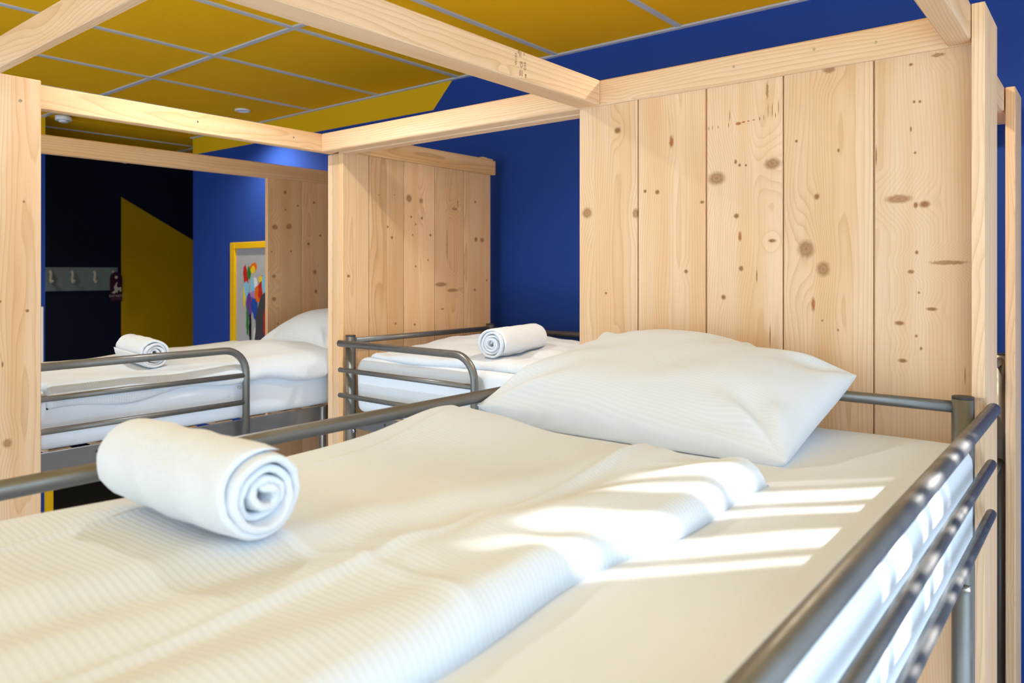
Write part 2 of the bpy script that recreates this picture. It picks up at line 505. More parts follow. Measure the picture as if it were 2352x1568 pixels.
def plank_mesh(w, d, h, axis):
    """upright board: w across face, d thick, with a tongue on the +w side so joints are dark but closed"""
    bm = bmesh.new()
    bmesh.ops.create_cube(bm, size=1.0)
    bmesh.ops.scale(bm, vec=(w - .0035, d, h), verts=bm.verts)
    bmesh.ops.bevel(bm, geom=list(bm.edges), offset=.0015, segments=1, affect='EDGES')
    r = bmesh.ops.create_cube(bm, size=1.0)
    bmesh.ops.scale(bm, vec=(.010, d * .3, h - .004), verts=r['verts'])
    bmesh.ops.translate(bm, vec=((w + .004) / 2, d * .1, 0), verts=r['verts'])
    if axis == 'Y': bmesh.ops.rotate(bm, cent=(0, 0, 0), matrix=Matrix.Rotation(math.radians(90), 3, 'Z'), verts=bm.verts)
    me = bpy.data.meshes.new('plank'); bm.to_mesh(me); bm.free()
    return me

def local_knots(kn, c0, c1, zc):
    out = []
    for (a, z, ra, rz, red) in kn:
        if c0 - .004 <= a <= c1 + .004: out.append((a - (c0 + c1) / 2, z - zc, ra, rz, red))
    return out

KN_HEAD = [(-1.054, 0.388, 0.0087, 0.0075, 0), (-1.153, 0.167, 0.015, 0.0136, 0), (-0.998, 0.158, 0.0084, 0.012, 0), (-0.892, 0.339, 0.0054, 0.0134, 1), (-0.969, 0.216, 0.0041, 0.0041, 0), (-0.933, 0.211, 0.0055, 0.0054, 0), (-0.807, 0.177, 0.0051, 0.0035, 0), (-0.851, 0.002, 0.0048, 0.0044, 0), (-1.091, -0.058, 0.0033, 0.0033, 0), (-1.054, -0.175, 0.0054, 0.0047, 0), (-0.769, 0.234, 0.0206, 0.0155, 0), (-0.629, 0.258, 0.0187, 0.0123, 0), (-0.718, 0.138, 0.0057, 0.0055, 0), (-0.709, 0.088, 0.0039, 0.0105, 1), (-0.63, 0.075, 0.0082, 0.0037, 0), (-0.706, 0.009, 0.0052, 0.0055, 0), (-0.751, -0.062, 0.0053, 0.0055, 0), (-0.72, 0.271, 0.0031, 0.0051, 0), (-0.71, 0.262, 0.003, 0.0034, 0), (-0.694, 0.26, 0.0026, 0.0025, 0), (-0.667, -0.01, 0.0013, 0.0133, 0), (-0.635, -0.153, 0.0012, 0.0246, 0), (-0.642, 0.434, 0.0029, 0.0185, 0), (-0.713, 0.364, 0.0065, 0.0034, 1), (-0.79, 0.361, 0.0008, 0.004, 0), (-0.78, 0.3615, 0.0008, 0.005, 0), (-0.765, 0.362, 0.0008, 0.004, 0), (-0.738, 0.363, 0.0008, 0.006, 0), (-0.735, 0.385, 0.0009, 0.012, 0), (-0.70, 0.366, 0.004, 0.0018, 1), (-0.688, 0.367, 0.0025, 0.0015, 1), (-0.675, 0.368, 0.003, 0.0013, 1), (-0.66, 0.369, 0.0012, 0.004, 0), (-0.65, 0.37, 0.0008, 0.006, 0), (-0.64, 0.385, 0.0008, 0.016, 0), (-0.63, 0.385, 0.0008, 0.014, 0), (-0.622, 0.372, 0.0008, 0.006, 0), (-0.615, 0.39, 0.0008, 0.015, 0), (-0.573, 0.305, 0.003, 0.0031, 0), (-0.48, 0.274, 0.0024, 0.004, 0), (-0.527, 0.173, 0.0054, 0.0061, 0), (-0.551, 0.053, 0.0169, 0.0195, 0), (-0.513, 0.007, 0.0135, 0.0162, 0), (-0.535, -0.074, 0.0039, 0.0133, 1), (-0.515, -0.11, 0.0019, 0.0025, 0), (-0.481, -0.13, 0.0019, 0.0025, 0), (-0.5, 0.459, 0.0124, 0.007, 0), (-0.358, 0.157, 0.0235, 0.0086, 0), (-0.325, 0.142, 0.0038, 0.0056, 0), (-0.308, 0.143, 0.0091, 0.0065, 0), (-0.323, 0.042, 0.0029, 0.0038, 0), (-0.334, 0.001, 0.0055, 0.0038, 0), (-0.265, 0.02, 0.0316, 0.0041, 0), (-0.319, -0.043, 0.0021, 0.0023, 0), (-0.295, -0.077, 0.009, 0.0033, 0), (-0.356, -0.109, 0.0082, 0.0043, 0), (-0.324, -0.135, 0.0025, 0.0028, 0), (-0.315, -0.161, 0.0025, 0.0033, 0), (-0.35, -0.189, 0.0077, 0.0038, 0), (-0.334, 0.441, 0.0034, 0.0028, 0), (-0.328, 0.361, 0.0025, 0.0028, 0), (-0.317, 0.36, 0.0025, 0.0028, 0), (-0.334, 0.304, 0.0017, 0.0052, 0), (-0.326, 0.253, 0.0025, 0.0024, 0), (-0.283, 0.452, 0.0121, 0.0037, 0), (-0.235, -0.211, 0.0008, 0.0159, 0), (-0.402, 0.254, 0.0013, 0.0194, 0)]
KN_P2 = [(2.147, 0.311, 0.0141, 0.0151, 0), (2.218, 0.306, 0.0101, 0.0113, 0), (2.159, 0.234, 0.0043, 0.0048, 0), (2.222, 0.232, 0.0056, 0.0057, 0), (2.185, 0.204, 0.0038, 0.0036, 0), (2.273, 0.161, 0.0057, 0.0057, 0), (2.029, 0.186, 0.0041, 0.0042, 0), (2.052, 0.142, 0.0057, 0.0054, 0), (1.981, 0.312, 0.0025, 0.0023, 0), (2.065, 0.319, 0.0026, 0.0023, 0), (2.426, 0.285, 0.0173, 0.006, 0), (2.446, 0.312, 0.0031, 0.0171, 0), (2.563, 0.327, 0.0053, 0.0053, 0), (2.569, 0.153, 0.0092, 0.0097, 0), (2.613, 0.151, 0.0135, 0.0098, 0), (2.258, 0.053, 0.0034, 0.0041, 0), (2.185, 0.025, 0.0044, 0.004, 0), (2.168, 0.158, 0.0033, 0.004, 0), (2.377, 0.122, 0.0024, 0.0673, 0), (2.338, -0.054, 0.0358, 0.0088, 0), (2.412, -0.081, 0.0326, 0.0075, 0), (1.829, -0.015, 0.0065, 0.0052, 0), (2.348, -0.163, 0.0105, 0.0037, 0), (2.072, -0.212, 0.0055, 0.0041, 0), (2.18, -0.222, 0.0058, 0.0042, 0), (2.561, -0.082, 0.0058, 0.0054, 0), (2.645, -0.038, 0.006, 0.0039, 0)]
KN_P3 = [(2.142, 0.4, 0.0076, 0.0074, 0), (2.084, 0.224, 0.0149, 0.0116, 0), (2.164, 0.231, 0.0154, 0.0133, 0), (2.215, 0.338, 0.0044, 0.0045, 0), (2.144, 0.313, 0.0042, 0.0044, 0), (2.313, 0.361, 0.0055, 0.0061, 0), (2.079, -0.017, 0.0112, 0.0074, 0), (2.079, -0.128, 0.0112, 0.0098, 0), (2.066, 0.103, 0.0028, 0.0037, 0), (2.176, 0.107, 0.0044, 0.0042, 0), (2.279, 0.148, 0.0071, 0.006, 0), (2.351, 0.193, 0.0062, 0.0052, 0), (2.318, 0.004, 0.0103, 0.0103, 0), (2.325, -0.095, 0.0067, 0.0086, 0), (2.101, -0.25, 0.0033, 0.0045, 0)]
KN_LEFT = [(0.725, 0.192, 0.0028, 0.0032, 0), (0.733, -0.105, 0.0042, 0.0037, 0), (0.686, -0.458, 0.0099, 0.0115, 0), (0.675, -0.246, 0.0022, 0.0073, 0), (0.67, -0.078, 0.0027, 0.0031, 0)]

def screw(parent, p, nrm, r=.0035):
    p = np.array(p, float); nrm = np.array(nrm, float)
    tube('screw', [p - nrm * .002, p + nrm * .0012], r, M['chrome'], parent, seg=10)

# --- enclosure of the front bed
f1 = empty('bed_enclosure', V(-0.7, 1.76, FLOOR), 'tall pine plank headboard and beams around the bed in front', 'bed frame')
box('rail', -2.362, -0.218, 1.745, 1.790, ZBm, ZT, M['woodX'], f1, BV)
edges = [-1.181, -0.991, -0.797, -0.604, -0.407, -0.2185]
for i in range(5):
    x0, x1 = edges[i], edges[i + 1]
    zt, zb = ZBm + .012, FLOOR
    kn = local_knots(KN_HEAD, x0, x1, (zt + zb) / 2)
    mt = wood('pine headboard board %s' % 'abcde'[i], 'Z', 'X', kn, vor=False, dark=[.9, .8, .7, .9, .55][i])
    link('plank', plank_mesh(x1 - x0, .021, zt - zb, 'X'), mt, f1, V((x0 + x1) / 2, 1.7655 + (.0015 if i == 2 else 0), (zt + zb) / 2))
# side board with a notch for the guard tube
prism('side_board', [(1.708, FLOOR), (1.905, FLOOR), (1.905, .530), (1.708, .530), (1.708, -.247), (1.730, -.247), (1.730, -.292), (1.708, -.292)], 'X', -.2175, -.1955, M['woodZy'], f1)
b_ = box('beam', -1.175, -1.103, -.62, 1.745, ZBm, ZT, M['woodY'], f1, BV)
# grade stamp on the beam
for body, sz, y, z in (('W103', .0115, 1.372, .507), ('CE', .013, 1.393, .4985), ('C24', .0115, 1.407, .497), ('08', .009, 1.410, .474), ('N', .009, 1.404, .5255), ('04', .008, 1.381, .5255)):
    text_mesh(body, sz, M['ink'], 'grade_stamp', b_, (-1.1026, y, z), (0, 0, 1), (0, -1, 0))
for y, z in ((1.386, .476), (1.391, .478), (1.396, .477), (1.385, .523), (1.391, .522)):
    box('grade_stamp', -1.1032, -1.1026, y - .0006, y + .0006, z - .007, z + .007, M['ink'], b_)
box('beam', -.265, -.219, -.62, 1.745, ZBm, ZT, M['woodY'], f1, BV)
box('cross_beam', -2.300, -.219, .565, .587, ZBm, ZT, M['woodX'], f1, .002)
for x in (-1.135, -.72, -.53, -.40): screw(f1, (x, 1.745, .495 + .02 * math.sin(x * 31)), (0, -1, 0), .003)

# --- enclosure of the corner bed behind the headboard
f2 = empty('bed_enclosure', V(-2.3, 2.25, FLOOR), 'pine enclosure of the corner bed with narrow foot panel by the blue wall', 'bed frame')
box('rail', -2.30, -0.245, 1.795, 1.842, ZBm - .004, ZT - .006, M['woodX'], f2, BV)
pe = [1.80, 1.932, 2.119, 2.301, 2.487, 2.674]
for i in range(5):
    y0, y1 = pe[i], pe[i + 1]
    zt, zb = ZBm + .02, FLOOR
    kn = local_knots(KN_P2, y0, y1, (zt + zb) / 2)
    mt = wood('pine foot panel board %s' % 'abcde'[i], 'Z', 'Y', kn, vor=False, tone=.0, warm_light=.9, dark=[.9, 1.5, 1.0, 1.1, 1.2][i])
    link('plank', plank_mesh(y1 - y0, .027, zt - zb, 'Y'), mt, f2, V(-2.3175, (y0 + y1) / 2, (zt + zb) / 2))
prism('foot_beam', [(1.842, ZBm), (2.685, ZBm), (2.685, ZT - .004), (2.668, ZT - .004), (2.664, ZT + .003), (2.63, ZT + .003), (2.62, ZT + .006), (2.59, ZT + .006), (2.585, ZT), (1.842, ZT)], 'X', -2.303, -2.284, M['woodYf'], f2)
box('foot_batten', -2.370, -2.332, 1.802, 1.840, FLOOR, ZBm - .001, M['woodZx'], f2, .002)
box('side_board', -.240, -.216, 2.53, 2.70, FLOOR, .528, M['woodZy'], f2, .002)
box('head_beam', -.288, -.243, 1.845, 2.72, ZBm, ZT, M['woodY'], f2, BV)
box('head_rail', -1.2, -.243, 2.722, 2.765, ZBm, ZT, M['woodX'], f2, BV)

# --- enclosure of the bed on the left
f3 = empty('bed_enclosure', V(-2.4, .7, FLOOR), 'pine beams and boards around the left bed, wide post in front', 'bed frame')
kn = local_knots(KN_LEFT, .57, .767, (.530 + FLOOR) / 2)
mL = wood('pine post board', 'Z', 'Y', kn, vor=False, dark=1.0)
me = box_mesh(.024, .197, .530 - FLOOR, .002); link('side_board', me, mL, f3, V(-2.312, .6685, (.530 + FLOOR) / 2))
screw(f3, (-2.30, .717, .465), (1, 0, 0), .004)
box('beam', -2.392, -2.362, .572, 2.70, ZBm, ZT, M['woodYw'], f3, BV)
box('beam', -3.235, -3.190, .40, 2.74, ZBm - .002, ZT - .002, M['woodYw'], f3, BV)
q = [2.042, 2.239, 2.436, 2.70]
for i in range(3):
    y0, y1 = q[i], q[i + 1]
    zt, zb = ZBm + .004, FLOOR
    kn = local_knots(KN_P3, y0, y1, (zt + zb) / 2)
    mt = wood('pine head panel board %s' % 'abc'[i], 'Z', 'Y', kn, vor=False, tone=.0, warm_light=1.0, dark=.8)
    link('plank', plank_mesh(y1 - y0, .022, zt - .006 - zb, 'Y'), mt, f3, V(-3.2035, (y0 + y1) / 2, (zt - .006 + zb) / 2))
# boards on the right side of its head end, back to back with the corner bed
q = [1.80, 1.99, 2.18, 2.37, 2.56, 2.70]
for i in range(5):
    link('plank', plank_mesh(q[i + 1] - q[i], .025, ZBm - .002 - FLOOR, 'Y'), M['woodZy'], f3, V(-2.3845, (q[i] + q[i + 1]) / 2, (ZBm - .002 + FLOOR) / 2))
for y in (.75, 1.25, 1.62): screw(f3, (-2.362, y, .50), (1, 0, 0), .003)

# ------------------------------------------------------------------ steel bunk beds
RT, RM, RP = 0.0130, 0.0092, 0.0195
ZR, ZM1, ZM2 = -.270, -.370, -.466

def arc_end(fixed, start, end_dir, ztop, zbot, rad, steps=8):
    """guard top tube that bends down at its far end: returns (l, z) points"""
    pts = [(start, ztop)]
    s = 1 if end_dir > start else -1
    cx = end_dir - s * rad
    pts.append((cx - s * .15, ztop))
    for k in range(steps + 1):
        a = math.pi / 2 * k / steps
        pts.append((cx + s * rad * math.sin(a), ztop - rad * (1 - math.cos(a))))
    pts.append((end_dir, zbot))
    return pts

def bunk_bed(label, origin, mp, L, W, guards, group='grey steel bunk beds'):
    """mp(l, w, z) maps bed coordinates (along, across, height) to eye-relative world coordinates"""
    r = empty('bunk_bed', V(*origin), label, 'bed', group)
    st = M['steel']
    for l in (0, L):
        for w in (0, W):
            p = tube('post', [mp(l, w, FLOOR), mp(l, w, -.245)], RP, st, r, 18)
            tube('post_cap', [mp(l, w, -.2455), mp(l, w, -.240)], RP * .98, M['cap'], p, 18)
    for l in (0, L):
        for z in (-.262, -.36, -.46, -.56):
            if z == -.36 or z == -.46: continue
            tube('end_tube', [mp(l, RP * .8, z), mp(l, W - RP * .8, z)], .0115, st, r)
    # side channels (L-section) and slats
    for w, s in ((0, -1), (W, 1)):
        p0 = np.array(mp(.02, w + s * .000 - .004, -.592)); p1 = np.array(mp(L - .02, w + .004, -.535))
        lo, hi = np.minimum(p0, p1), np.maximum(p0, p1)
        ch = box('side_channel', lo[0], hi[0], lo[1], hi[1], lo[2], hi[2], M['steel_dk'], r, .002)
        for l in (.20, L - .20):
            a = np.array(mp(l, w + s * .0035, -.558)); b2 = np.array(mp(l, w + s * .005, -.558))
            tube('bolt_hole', [a, b2], .005, M['cap'], ch, 10)
        for l in (.03, L - .03):
            a = np.array(mp(l, w + s * .004, -.60)); b2 = np.array(mp(l, w + s * .017, -.60))
            tube('bolt', [a, b2], .007, M['chrome'], ch, 10)
    n = 14
    for i in range(n):
        l = .10 + (L - .2) * i / (n - 1)
        p0 = np.array(mp(l - .03, .006, -.546)); p1 = np.array(mp(l + .03, W - .006, -.5335))
        lo, hi = np.minimum(p0, p1), np.maximum(p0, p1)
        box('slat', lo[0], hi[0], lo[1], hi[1], lo[2], hi[2], M['woodX'] if abs(hi[0] - lo[0]) > .3 else M['woodY'], r)
    # guard rails
    for g in guards:
        w = g['w']; pts = g['pts']
        t = tube('guard_rail', [mp(l, w, z) for l, z in pts], RT, st, r, 16)
        for z in (ZM1, ZM2):
            l0, l1 = g['mid']
            tube('guard_tube', [mp(l0, w, z), mp(l1, w, z)], RM, st, t)
        for l in g.get('brk', ()):
            tube('rail_bolt', [mp(l, w, ZM1 - .04), mp(l, w + (-.012 if w < 0 else .012), ZM1 - .04)], .006, M['chrome'], t, 10)
    return r

# front bed: l runs from the foot (0) to the head, w from the camera side across
L1 = 1.98
mp1 = lambda l, w, z: (-.226 - w, 1.662 - L1 + l, z)
W1 = .800
bunk_bed('grey steel bunk bed in front, its guard rail nearest the camera', (-.63, .67, FLOOR), mp1, L1, W1, [
    dict(w=-.043, pts=[(L1 + .064, ZR), (1.5, ZR), (1.0, ZR), (.10, ZR)], mid=(.12, L1 + .030)),
    dict(w=W1 + .043, pts=[(L1 + .030, ZR), (1.5, ZR), (1.0, ZR), (.10, ZR)], mid=(.12, L1 + .02))])
# corner bed: l runs from the foot panel (left) to the right, w from the front to the wall
L2 = 2.000
mp2 = lambda l, w, z: (-2.262 + l, 1.806 + w, z)
W2 = .815
bunk_bed('grey steel bunk bed in the corner along the blue wall', (-1.28, 2.2, FLOOR), mp2, L2, W2, [
    dict(w=-.036, pts=arc_end(0, -.022, .668, ZR, -.575, .085), mid=(-.020, .660), brk=(.66,)),
    dict(w=W2 + .030, pts=[(-.02, ZR), (.9, ZR), (1.8, ZR)], mid=(-.02, 1.8))])
# left bed
L3 = 1.93
mp3 = lambda l, w, z: (-2.462 - w, .775 + l, z)
W3 = .690
b3 = bunk_bed('grey steel bunk bed on the left below the two long beams', (-2.8, 1.75, FLOOR), mp3, L3, W3, [
    dict(w=-.040, pts=arc_end(0, .02, .688, ZR - .006, -.60, .085), mid=(.02, .680), brk=(.66,)),
    dict(w=W3 + .036, pts=[(.02, -.42), (.9, -.42), (1.9, -.42)], mid=(.02, 1.9))])
tube('support_leg', [(-2.456, 1.82, FLOOR), (-2.456, 1.82, -.535)], .0135, M['steel'], b3)

# ------------------------------------------------------------------ bedding
def rng_waves(seed, n, kx, ky, spread=.6):
    r = np.random.RandomState(seed)
    return [(kx * (1 + spread * r.uniform(-1, 1)), ky * (1 + spread * r.uniform(-1, 1)) * r.choice([-1, 1]), r.uniform(0, 6.28), r.uniform(.5, 1)) for _ in range(n)]
def waves(ws, x, y):
    o = 0
    for kx, ky, p, a in ws: o = o + a * np.sin(kx * x + ky * y + p + .7 * np.sin(kx * .37 * y - ky * .31 * x + p * 2))
    return o / math.sqrt(len(ws))

def mattress(label, x0, x1, y0, y1, z0, z1, group='white mattresses'):
    nx, ny = 26, 26
    R = .038
    def se(n):   # parameter positions denser at the ends
        return (1 - np.cos(np.linspace(0, math.pi, n))) / 2
    bm = bmesh.new()
    bmesh.ops.create_cube(bm, size=1.0)
    bmesh.ops.scale(bm, vec=(x1 - x0, y1 - y0, z1 - z0), verts=bm.verts)
    bmesh.ops.bevel(bm, geom=[e for e in bm.edges], offset=R, segments=5, affect='EDGES', profile=.55)
    longe = [e for e in bm.edges if e.calc_length() > .4]
    bmesh.ops.subdivide_edges(bm, edges=longe, cuts=30, use_grid_fill=True)
    ws = rng_waves(hash(label) % 1000 if False else len(label), 6, 18, 14)
    for v in bm.verts:
        s = waves(ws, v.co.x * 1.0 + v.co.z * 3, v.co.y + v.co.z * 2)
        v.co.z += .0015 * s if v.co.z > 0 else 0
        if abs(v.co.z) < (z1 - z0) / 2 - R * .6:
            v.co.x *= 1 + .004 * s; v.co.y *= 1 + .0015 * s
    me = bpy.data.meshes.new('mattress'); bm.to_mesh(me); bm.free()
    me.polygons.foreach_set('use_smooth', [True] * len(me.polygons))
    o = link('mattress', me, M['sheet'], None, V((x0 + x1) / 2, (y0 + y1) / 2, (z0 + z1) / 2))
    tag(o, label, 'mattress', group)
    return o
mattress('white sheeted mattress on the bed in front', -1.030, -.203, -.30, 1.640, -.532, -.324)
mattress('white sheeted mattress on the corner bed', -2.235, -.285, 1.803, 2.600, -.532, -.324)
mattress('white sheeted mattress on the left bed', -3.150, -2.452, .80, 2.68, -.532, -.356)

def duvet(name, label, mat, to_xy, s0, s1, t0, t1, ztop, hfun, wrap=None, res=.007, edge=.035, outline=None, group='white duvets'):
    """closed cloth slab; s across, t along. wrap = (s_edge, R): bends down past the mattress edge"""
    ns = int((s1 - s0) / res) + 1; nt = int((t1 - t0) / res) + 1
    S, T = np.meshgrid(np.linspace(s0, s1, ns), np.linspace(t0, t1, nt))
    if outline is not None: S, T = outline(S, T)
    ds = np.minimum(S - S[:, :1], S[:, -1:] - S); dt = np.minimum(T - T[:1, :], T[-1:, :] - T)
    def prof(d): 
        q = np.clip(d / edge, 0, 1); return np.sqrt(1 - (1 - q) ** 2)
    e = prof(ds) * prof(dt)
    h = np.maximum(hfun(S, T), .004) * e + .0008
    SX = S.copy(); Z = np.full_like(S, ztop)
    nx_ = np.zeros_like(S); nz_ = np.ones_like(S)
    if wrap:
        se_, R = wrap
        a = np.clip((S - (se_ - R)) / R, 0, math.pi / 2)
        over = np.maximum(S - (se_ - R) - R * math.pi / 2, 0)
        on = S > se_ - R
        SX = np.where(on, se_ - R + R * np.sin(a), S)
        Z = np.where(on, ztop - R * (1 - np.cos(a)) - over, ztop)
        nx_ = np.where(on, np.sin(a), 0); nz_ = np.where(on, np.cos(a), 1)
    SXt = SX + nx_ * h; Zt = Z + nz_ * h
    xy = to_xy(SXt, T)
    top = np.stack([xy[0], xy[1], Zt], -1).reshape(-1, 3)
    xyb = to_xy(SX + nx_ * .0008, T)
    bot = np.stack([xyb[0], xyb[1], Z + nz_ * .0008], -1)
    # coarse underside: boundary loop only
    idx = np.arange(ns * nt).reshape(nt, ns)
    f = np.stack([idx[:-1, :-1], idx[:-1, 1:], idx[1:, 1:], idx[1:, :-1]], -1).reshape(-1, 4)
    faces = [tuple(int(v) for v in q_) for q_ in f]
    loop = list(idx[0, :]) + list(idx[1:, -1]) + list(idx[-1, -2::-1]) + list(idx[-2:0:-1, 0])
    faces.append(tuple(int(v) for v in loop[::-1]))
    o = pydata(name, top, faces, mat)
    bm = bmesh.new(); bm.from_mesh(o.data); bmesh.ops.recalc_face_normals(bm, faces=bm.faces); bm.to_mesh(o.data); bm.free()
    tag(o, label, 'duvet', group)
    return o

def ridge(x, c, w, a):
    return a * np.exp(-((x - c) / w) ** 2)

w1a = rng_waves(5, 6, 9, 4); w1b = rng_waves(11, 8, 26, 9); w1c = rng_waves(3, 7, 55, 22)
def h1(x, y):
    h = .034 + .0045 * waves(w1a, x, y) + .0027 * waves(w1b, x, y) + .0009 * waves(w1c, x, y)
    h = h + .030 * np.exp(-(((x + .98) / .16) ** 2 + ((y - 1.0) / .13) ** 2))       # lifted corner by the far rail
    h = h + .012 * np.exp(-(((x + .62) / .20) ** 2 + ((y - 1.0) / .10) ** 2))
    # pressed folds
    xc = -.585 + .015 * np.sin(y * 3.1)
    h = h + ridge(x, xc, .006, .0030) - ridge(x, xc + .016, .012, .0022)
    xl = -.905 - .09 * (y - .3) * .9
    h = h + ridge(x, xl, .006, .0030) - ridge(x, xl - .018, .012, .002)
    yc = .472 + .10 * (x + .58) * .3
    h = h + ridge(y, yc, .007, .0032) * (1 / (1 + np.exp((x + .42 - .2) * 40))) - ridge(y, yc + .02, .014, .002)
    # soft diagonal billows
    d = (y - .55) * .94 + (x + .7) * .34
    h = h + ridge(d, .02, .035, .007) * np.exp(-((x + .62) / .22) ** 2) + ridge(d, .13, .03, .006) * np.exp(-((x + .60) / .2) ** 2)
    d2 = (x + .80) * .97 - (y - .3) * .22
    h = h + ridge(d2, .06, .04, .007) + ridge(d2, .18, .035, .0065) + ridge(d2, .29, .03, .006) - ridge(d2, .12, .03, .004)
    return h
def out1(S, T):
    S2 = S + np.clip((S + .9) / .45, 0, 1) * (.012 * np.sin(T * 7 + .6) + .006 * np.sin(T * 17))
    T2 = T + np.clip((T - .8) / .27, 0, 1) * (.035 * (S + .7) / .3 * .35 + .010 * np.sin(S * 14))
    return S2, T2
duvet('duvet', 'white ribbed duvet on the bed in front, under the largest towel', M['duvetY'], lambda s, t: (s, t), -1.030, -.415, -.27, 1.10, -.324, h1, res=.0055, edge=.030, outline=out1)

w2a = rng_waves(21, 6, 8, 7); w2b = rng_waves(24, 8, 24, 18); w2c = rng_waves(26, 6, 60, 30)
def h2(s, t):
    y = -s; x = t
    h = .026 + .008 * waves(w2a, s, t) + .0045 * waves(w2b, s, t) + .0014 * waves(w2c, s, t)
    h = h + .046 * np.exp(-(((x + 1.92) / .30) ** 2 + ((y - 2.32) / .24) ** 2)) 
    h = h + .018 * np.exp(-(((x + 1.30) / .22) ** 2 + ((y - 1.90) / .05) ** 2)) + .016 * np.exp(-(((x + 1.0) / .3) ** 2 + ((y - 2.3) / .2) ** 2))
    h = h - .010 * np.exp(-(((x + 1.50) / .025) ** 2 + ((y - 1.84) / .05) ** 2))
    return h
duvet('duvet', 'creased white duvet on the corner bed by the blue wall', M['duvetX'], lambda s, t: (t, -s), -2.585, -1.828, -2.19, -.85, -.324, h2, wrap=(-1.803, .036), edge=.03,
      outline=lambda S, T: (S + np.clip((S + 2.1) / .27, 0, 1) * (.012 * np.sin(T * 9) + .05 * np.clip((T + 1.5) / 1.0, -1, 1) * 0), T))
w3a = rng_waves(31, 6, 9, 5); w3b = rng_waves(34, 8, 26, 12); w3c = rng_waves(37, 6, 60, 30)
def h3(s, t):
    x = s; y = t
    h = .020 + .006 * waves(w3a, s, t) + .0038 * waves(w3b, s, t) + .0008 * waves(w3c, s, t)
    h = h + .030 * np.clip((y - 1.2) / .6, 0, 1)
    h = h + .022 * np.exp(-(((x + 2.72) / .2) ** 2 + ((y - 1.72) / .12) ** 2))
    return h
duvet('duvet', 'white ribbed duvet hanging over the edge of the left bed', M['duvetY'], lambda s, t: (s, t), -3.13, -2.447 + .03, .83, 1.86, -.356, h3, wrap=(-2.450, .036), edge=.022,
      outline=lambda S, T: (S + np.clip((S + 2.7) / .25, 0, 1) * (.010 * np.sin(T * 8) + .008 * np.sin(T * 19)), T + np.clip((T - 1.6) / .25, 0, 1) * .03 * np.sin(S * 9)))

def pillow(label, corners, hu, hd, zmin, mat, seed, wr=.004, group='white pillows'):
    """corners: near-left, near-right, far-right, far-left of the seam"""
    n = 74
    c = [np.array(p, float) for p in corners]
    u = -np.cos(np.linspace(0, math.pi, n))
    U, Vv = np.meshgrid(u, u)
    # outline slightly hollow between the corners
    Us = U * (1 - .035 * (1 - Vv ** 2)); Vs = Vv * (1 - .045 * (1 - U ** 2))
    a = (Us + 1) / 2; b = (Vs + 1) / 2
    base = ((1 - a) * (1 - b))[..., None] * c[0] + (a * (1 - b))[..., None] * c[1] + (a * b)[..., None] * c[2] + ((1 - a) * b)[..., None] * c[3]
    pr = np.clip(1 - np.abs(U) ** 2.6, 0, 1) ** .52 * np.clip(1 - np.abs(Vv) ** 2.6, 0, 1) ** .52
    ws = rng_waves(seed, 7, 3.4, 3.0); ws2 = rng_waves(seed + 1, 7, 9, 7)
    wv = waves(ws, U, Vv) * .007 + waves(ws2, U, Vv) * .0022
    # radiating puckers at the corners
    for cu, cv in ((1, -1), (-1, -1), (1, 1), (-1, 1)):
        d = np.hypot(U - cu, Vv - cv); ang = np.arctan2(Vv - cv, U - cu)
        wv = wv + .010 * np.sin(ang * 9 + seed) * np.exp(-((d - .35) / .22) ** 2)
    uc = .34 + .10 * Vv
    wv = wv + .0045 * np.exp(-((U - uc) / .022) ** 2) * np.clip(Vv + .5, 0, 1) - .003 * np.exp(-((U - uc - .06) / .05) ** 2) * np.clip(Vv + .5, 0, 1)
    ei = np.clip(pr * 2.2, 0, 1)
    zt = hu * pr + wv * ei
    zb = -hd * pr ** .8
    top = base.copy(); top[..., 2] += zt
    bot = base.copy(); bot[..., 2] = np.maximum(bot[..., 2] + zb, zmin + .0008 * 0)
    bot[..., 2] = np.minimum(bot[..., 2], top[..., 2])
    idx = np.arange(n * n).reshape(n, n)
    verts = np.concatenate([top.reshape(-1, 3), bot.reshape(-1, 3)])
    q = np.stack([idx[:-1, :-1], idx[:-1, 1:], idx[1:, 1:], idx[1:, :-1]], -1).reshape(-1, 4)
    faces = [tuple(int(v) for v in f) for f in q] + [tuple(int(v) + n * n for v in f[::-1]) for f in q]
    o = pydata('pillow', verts, faces, mat)
    bm = bmesh.new(); bm.from_mesh(o.data); bmesh.ops.remove_doubles(bm, verts=bm.verts, dist=.0004)
    bmesh.ops.recalc_face_normals(bm, faces=bm.faces); bm.to_mesh(o.data); bm.free()
    o.data.polygons.foreach_set('use_smooth', [True] * len(o.data.polygons))
    tag(o, label, 'pillow', group)
    return o
pillow('plump white ribbed pillow against the tall plank headboard', [(-1.06, 1.185, -.285), (-.418, 1.225, -.312), (-.415, 1.650, -.215), (-1.075, 1.690, -.185)], .090, .10, -.3232, M['pillow'], 4)
pillow('smooth white pillow at the head of the left bed', [(-3.02, 1.86, -.335), (-2.50, 1.86, -.335), (-2.50, 2.36, -.27), (-3.02, 2.36, -.27)], .135, .10, -.3552, M['pillow'], 9)

